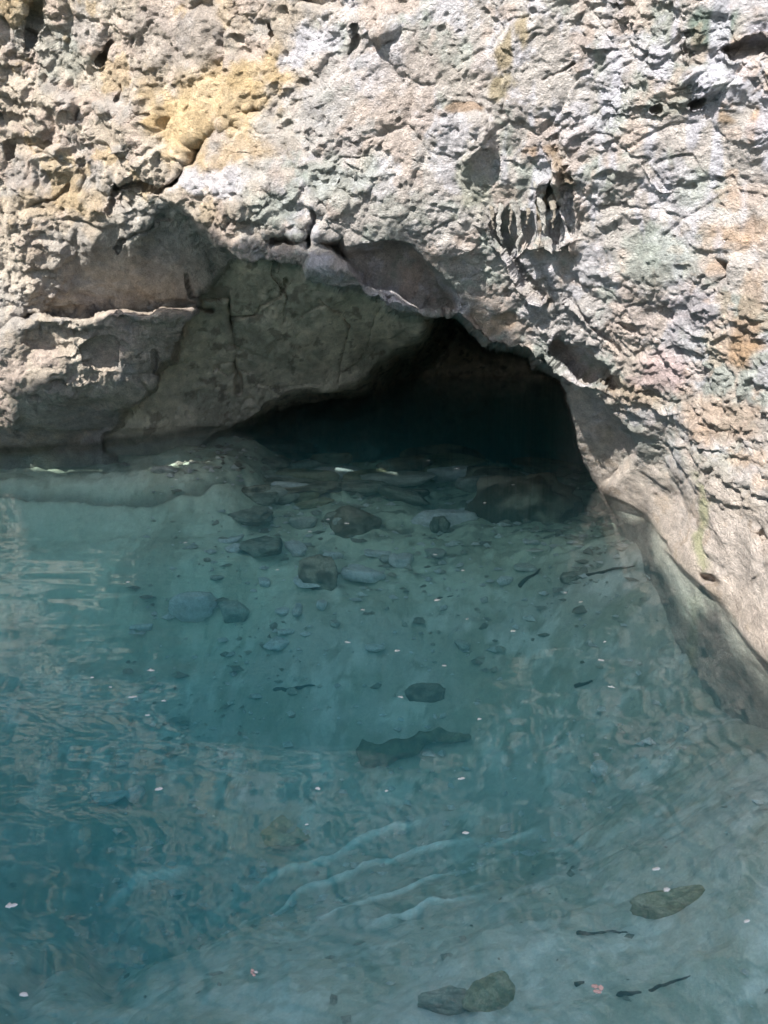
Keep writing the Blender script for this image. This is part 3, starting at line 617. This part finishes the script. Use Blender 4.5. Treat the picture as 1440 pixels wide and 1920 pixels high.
stone('rock', 830, 1888, 110, 50, .05, R(0), 'slate', 'low grey rock left of the dark olive rock at the bottom', 'rock', GS, slab=True)
stone('rock', 1080, 1086, 60, 20, .05, R(6), 'slate', 'small dark rock at the left end of the long thin branch', 'rock', GS)
stone('stone_shard', 305, 886, 46, 18, .05, R(0), 'grey', 'small pale green lump alone on the shelf below the left ledge', 'stone', GS)

g = np.random.default_rng(77)
for q in range(52):
    cx_ = g.uniform(470, 1090); cy_ = g.uniform(838, 945) if q % 4 else g.uniform(930, 1000)
    if math.hypot((cx_ - 1000) / 120, (cy_ - 960) / 60) < 1 or math.hypot((cx_ - 806) / 40, (cy_ - 896) / 25) < 1: continue
    w_ = g.uniform(45, 165) * (.8 if cy_ > 930 else 1)
    tn = ['slate', 'brown', 'olive', 'grey', 'pale', 'dark'][[0, 1, 5, 2, 3, 0, 4, 3][q % 8]]
    stone('flat_stone', cx_, cy_, w_, w_ * g.uniform(.20, .32), g.uniform(.05, .10), g.uniform(-.5, .5), tn, 'flat slab among the overlapping rubble on the floor of the cave mouth', 'stone', 'flat slabs overlapping at the cave mouth', slab=True, facets=int(g.integers(5, 9)), rough=.07, sink=-.1)
for q in range(16):
    cx_ = g.uniform(400, 1000); cy_ = g.uniform(1000, 1230); w_ = g.uniform(18, 52)
    stone('stone_shard', cx_, cy_, w_, w_ * g.uniform(.25, .6), g.uniform(.02, .05), g.uniform(-1, 1), 'pale' if q % 3 else 'grey', 'small pale chip of stone on the open floor in mid pool', 'stone', 'pale chips of stone on the mid pool floor', slab=True, facets=6, rough=.06, sink=-.1)

# small rubble nobody could count
def rubble(n, box, smin, smax, seed):
    g = np.random.default_rng(seed); Vs = []; Fs = []; Cs = []
    octv = np.array([[1, 0, 0], [-1, 0, 0], [0, 1, 0], [0, -1, 0], [0, 0, 1], [0, 0, -1], ], float)
    tri = [(0, 2, 4), (2, 1, 4), (1, 3, 4), (3, 0, 4), (2, 0, 5), (1, 2, 5), (3, 1, 5), (0, 3, 5)]
    xs = g.uniform(box[0], box[1], n); ys = g.uniform(box[2], box[3], n)
    dens = fbm(np.stack([xs, ys, 0 * xs], 1), .6, 3, seed); k = dens > g.uniform(-.5, .5, n); xs, ys = xs[k], ys[k]
    zs = bed_z(xs, ys)
    for i in range(len(xs)):
        s_ = smin + (smax - smin) * g.random() ** 3
        v = octv * (1 + g.uniform(-.35, .35, (6, 3))) * s_ * [1, g.uniform(.4, 1), g.uniform(.2, .5)]
        a = g.uniform(0, 6.28); c, q = math.cos(a), math.sin(a)
        v = np.stack([v[:, 0] * c - v[:, 1] * q, v[:, 0] * q + v[:, 1] * c, v[:, 2]], 1) + [xs[i], ys[i], zs[i] + s_ * .15]
        Vs.append(v); Fs += [tuple(6 * i + t for t in f) for f in tri]
        r_ = g.random(); cc = C(.74, .75, .70) if r_ < .3 else (C(.5, .48, .4) if r_ < .6 else C(.33, .31, .25))
        Cs.append(np.tile(cc * g.uniform(.7, 1.1), (6, 1)))
    return np.vstack(Vs), Fs, np.clip(np.vstack(Cs), .02, .8)
v1, f1_, c1 = rubble(3800, (-1.9, 2.4, 6.0, 10.2), .012, .07, 41)
v2, f2_, c2 = rubble(1500, (-4, 2.5, 1.8, 6.2), .008, .035, 42)
f2_ = [tuple(q + len(v1) for q in f) for f in f2_]
v3, f3_, c3 = rubble(1300, (-1.9, 1.6, 4.4, 8.4), .015, .06, 43); c3 = np.clip(c3 * .3 + .56, 0, .8)
f3_ = [tuple(q + len(v1) + len(v2) for q in f) for f in f3_]
v2 = np.vstack([v2, v3]); f2_ += f3_; c2 = np.vstack([c2, c3])
o = make_mesh('rubble', np.vstack([v1, v2]), f1_ + f2_, M_STONE, np.vstack([c1, c2]), smooth=False)
tag(o, 'loose pale and dark rubble scattered over the pool floor', 'rubble', None, 'stuff')

# ------------------------------------------------------------------ sunken branches
def tube(pts, rad, seed=1, seg=9, wob=.25, taper=True, n=60, flare=0.0):
    pts = np.array(pts, float); m = len(pts); t = np.linspace(0, m - 1, n); i = np.clip(t.astype(int), 0, m - 2); f = (t - i)[:, None]
    f = f * f * (3 - 2 * f) * .4 + f * .6
    c = pts[i] * (1 - f) + pts[i + 1] * f
    c = c + rad * 1.2 * np.stack([fbm(c * 1.0, rad * 12, 2, seed + k) for k in range(3)], 1)
    d = np.gradient(c, axis=0); d /= np.linalg.norm(d, axis=1)[:, None]
    up = np.array([0, 0, 1.0]) if abs(d[:, 2]).mean() < .8 else np.array([0, 1.0, 0]); a = np.cross(d, up); a /= np.linalg.norm(a, axis=1)[:, None]; b = np.cross(a, d)
    th = np.linspace(0, 2 * np.pi, seg, endpoint=False)
    u = np.linspace(0, 1, n); r = rad * (np.ones(n) if not taper else (1 - .65 * u)); r = r * (1 + flare * np.exp(-u / .16)) * np.minimum(1, np.minimum(u, 1 - u) * 18 + .15)
    V_ = c[:, None] + (np.cos(th)[None, :, None] * a[:, None] + np.sin(th)[None, :, None] * b[:, None]) * r[:, None, None]
    V_ = V_.reshape(-1, 3); V_ = V_ + rad * wob * np.stack([fbm(V_, rad * 2.5, 3, seed + 9 + k) for k in range(3)], 1)
    Fs = []
    for p in range(n - 1):
        for q in range(seg): Fs.append((p * seg + q, p * seg + (q + 1) % seg, (p + 1) * seg + (q + 1) % seg, (p + 1) * seg + q))
    Fs.append(tuple(range(seg))[::-1]); Fs.append(tuple((n - 1) * seg + q for q in range(seg)))
    return V_, Fs
def branch(name, pix, rad, label, cat, colr, group=None, seed=1, **kw):
    pts = []
    for p in pix:
        w = at(*p); w.z = float(bed_z(w.x, w.y)) + rad * .8; pts.append(w[:])
    o0 = np.array(pts[0]); V_, Fs = tube(np.array(pts) - o0, rad, seed, **kw)
    cc = np.tile(colr, (len(V_), 1)) * (1 + .5 * fbm(V_ + o0, .08, 3, seed))[:, None]
    o = make_mesh(name, V_, Fs, M_WOOD, np.clip(cc, .015, .8)); o.location = o0; tag(o, label, cat, group); return o
dk = C(.10, .09, .07)
GB = 'sunken branches and sticks'
branch('log', [(668, 1424), (720, 1430), (770, 1420), (820, 1404), (882, 1402)], .075, 'mossy dark sunken log with green top, lying across mid pool', 'log', C(.27, .26, .16), GB, 3, seg=20, wob=.45, n=140)
branch('stick', [(972, 1104), (1012, 1072)], .018, 'short dark stick below the white leaf-shaped stone', 'stick', dk, GB, 4)
branch('branch', [(1060, 1092), (1110, 1080), (1150, 1072), (1190, 1066)], .014, 'long thin dark branch near the right cliff reflection', 'branch', dk, GB, 5)
branch('stick', [(512, 1299), (560, 1292), (590, 1290)], .014, 'dark forked stick left of the small brown rock', 'stick', dk, GB, 6)
branch('stick', [(1080, 1752), (1110, 1751), (1180, 1753)], .008, 'thin dark stick under the long mossy rock', 'stick', dk, GB, 7)
branch('branch', [(1155, 1870), (1220, 1862), (1310, 1834)], .009, 'thin straight dark branch in the bottom right corner', 'branch', dk, GB, 8)
branch('stick', [(1078, 1850), (1096, 1846)], .009, 'tiny dark twig just left of the pinkish floating debris', 'stick', dk, GB, 9)
branch('stick', [(1076, 1290), (1110, 1284)], .014, 'short dark stick in the right mid pool', 'stick', dk, GB, 10)
branch('stick', [(818, 1128), (850, 1118)], .010, 'faint thin stick below the bright squarish stone', 'stick', dk, GB, 11)

# ------------------------------------------------------------------ floating bits
mp = bpy.data.materials.new('petal'); mp.use_nodes = True; b = mp.node_tree.nodes['Principled BSDF']
nz = mp.node_tree.nodes.new('ShaderNodeTexNoise'); nz.inputs['Scale'].default_value = 60
cr_ = mp.node_tree.nodes.new('ShaderNodeValToRGB'); cr_.color_ramp.elements[0].color = (.62, .58, .48, 1); cr_.color_ramp.elements[1].color = (.80, .79, .76, 1)
mp.node_tree.links.new(nz.outputs[0], cr_.inputs[0]); mp.node_tree.links.new(cr_.outputs[0], b.inputs['Base Color']); b.inputs['Roughness'].default_value = .5
mk = mp.copy(); mk.name = 'blossom'; e = mk.node_tree.nodes['Color Ramp'].color_ramp.elements; e[0].color = (.50, .25, .18, 1); e[1].color = (.78, .55, .48, 1)
def petal_mesh(L_, W_, seed, mat, parent=None, name='petal'):
    g = np.random.default_rng(seed); n = 9; Vs = []; 
    for i in range(n):
        u = i / (n - 1); w = W_ * math.sin(math.pi * min(.98, .06 + .92 * u)) ** .7 * (1 + .2 * g.normal()) / 2
        z = .10 * L_ * math.sin(3 * u + seed)
        for sgn in (-1, 0, 1): Vs.append(((u - .5) * L_, sgn * w, .004 + abs(z) * .5 + .25 * w * abs(sgn)))
    top = len(Vs); Vs += [(x, y, z - .0025) for x, y, z in Vs]; Fs = []
    for i in range(n - 1):
        for k in range(2):
            a = i * 3 + k; Fs.append((a, a + 3, a + 4, a + 1)); Fs.append((top + a, top + a + 1, top + a + 4, top + a + 3))
    for i in range(n - 1):
        a = i * 3; Fs.append((a, top + a, top + a + 3, a + 3)); a = i * 3 + 2; Fs.append((a, a + 3, top + a + 3, top + a))
    return make_mesh(name, Vs, Fs, mat, parent=parent)
PET = [(348, 1019, 7), (329, 885, 5), (240, 1093, 7), (520, 1070, 6), (581, 998, 6), (650, 983, 9), (615, 975, 6), (680, 1145, 7), (652, 1206, 10), (820, 1127, 12), (857, 880, 10), (803, 864, 6), (962, 910, 5), (909, 944, 5), (816, 1041, 7), (868, 1071, 6),
       (876, 1162, 6), (962, 1185, 9), (1089, 1130, 8), (1134, 1205, 6), (1127, 1240, 10), (833, 1250, 8), (751, 1309, 10), (283, 1259, 12), (249, 1309, 14), (307, 1316, 8), (173, 1272, 6), (277, 1343, 8), (207, 1290, 5), (596, 1481, 9), (298, 1482, 12), (575, 1548, 6),
       (1020, 1632, 0), (873, 1564, 11), (1146, 1290, 12), (899, 1350, 8), (1230, 1632, 14), (1250, 1671, 12), (45, 1868, 14), (22, 1701, 18), (865, 1462, 12), (725, 1485, 5), (1400, 1730, 12), (330, 900, 5), (457, 843, 5), (745, 1222, 10), (1060, 1113, 6)]
SPEC = {(650, 983): 'white petal floating over the brown oval boulder', (751, 1309): 'white petal floating just left of the small brown rock', (857, 880): 'white petal floating nearest the cave, in front of the long thin slab',
        (22, 1701): 'pale petal afloat at the far left edge of the water', (45, 1868): 'white petal floating in the bottom left corner', (816, 1041): 'white petal floating right of the bright squarish stone',
        (820, 1127): 'white petal floating above the faint thin stick', (1146, 1290): 'white petal floating right of the short dark stick at the right', (575, 1548): 'tiny white petal floating over the olive ring-shaped stone', (680, 1145): 'white petal floating right of the small pale cube'}
for i, (a, b_, w) in enumerate(PET):
    if not w: continue
    p = at(a, b_, plane=0.0); dist = math.hypot(p.y, H); L_ = max(w, 6) * 1.1 * dist / F
    o = petal_mesh(L_, L_ * random.uniform(.45, .8), i + 3, mp); o.location = p; o.rotation_euler = (0, 0, random.uniform(-.6, .6))
    tag(o, SPEC.get((a, b_), 'tiny white petal adrift on open teal water away from any boulder'), 'petal', 'white petals floating on the pool')
for (a, b_, sc_, lab) in [(1125, 1857, 26, 'larger pinkish cluster of fallen blossom floating at bottom right'), (478, 1828, 14, 'smaller pinkish scrap of blossom floating at bottom left of centre')]:
    p = at(a, b_, plane=0.0); root = bpy.data.objects.new('blossom', None); SC.collection.objects.link(root); root.location = p; tag(root, lab, 'blossom')
    dist = math.hypot(p.y, H); Lw = sc_ * dist / F
    for k_ in range(4):
        o = petal_mesh(Lw * .5, Lw * .32, 70 + k_, mk if k_ else mp, root, 'petal'); o.location = (random.uniform(-.4, .4) * Lw, random.uniform(-.4, .4) * Lw, .002 * k_); o.rotation_euler = (0, 0, random.uniform(0, 6))
p = at(1003, 1042); o = petal_mesh(38 * 6.4 / F, .07, 5, mp, None, 'leaf'); o.location = (p.x, p.y, float(bed_z(p.x, p.y)) + .03); tag(o, 'pale leaf shape on the pool floor below the largest boulder', 'leaf')

# ------------------------------------------------------------------ dripstone on the cliff
for i, (a, b_, a2, b2, rp, dd) in enumerate([(920, 392, 924, 428, 5, 0), (938, 388, 944, 462, 7, 0), (957, 392, 955, 440, 4, 0), (973, 385, 975, 470, 9, 0), (990, 395, 988, 422, 4, 0), (1011, 345, 1017, 448, 12, 0), (1036, 385, 1038, 428, 6, 0)]):
    Yr = float(surf(a, b_ - 22)[1]) + .01; Yb_ = min(Yr + .05, float(surf(a2, b2)[1]) - .02); rp *= .8
    def wpt(u, v, Yq):
        q = rays(u, v); return (q[0] * Yq / q[1], Yq, H + q[2] * Yq / q[1])
    V_, Fs = tube([wpt(a, b_ - 14, Yr + .10), wpt(a, b_, Yr + .02), wpt((a + a2) / 2, (b_ + b2) / 2, (Yr + Yb_) / 2), wpt(a2, b2, Yb_)], rp * Yr / F, 60 + i, seg=14, wob=.6, n=60, flare=1.6)
    cc = np.tile(C(.50, .48, .44) if i % 2 else C(.46, .41, .34), (len(V_), 1)) * (1 + .35 * fbm(V_, .05, 3, i))[:, None]
    make_mesh('stalactite', V_, Fs, M_CLIFF, np.clip(cc, .03, .8), parent=cliff)

# ------------------------------------------------------------------ unseen flat ground on top of the cliff, added to block stray sun
g_ = np.random.default_rng(3); xs = np.linspace(-17, 17, 60); ys = np.linspace(6.5, 20, 40); XX, YY = np.meshgrid(xs, ys); xx, yy = XX.ravel(), YY.ravel()
zz = 5.9 + .15 * fbm(np.stack([xx, yy, 0 * xx], 1), 2.0, 3, 500)
pl = make_mesh('plateau', np.stack([xx, yy, zz], 1), grid_faces(40, 60), M_CLIFF, np.tile(C(.4, .37, .3), (len(xx), 1)))
tag(pl, 'rocky ground on top of the cliff', None, None, 'structure')
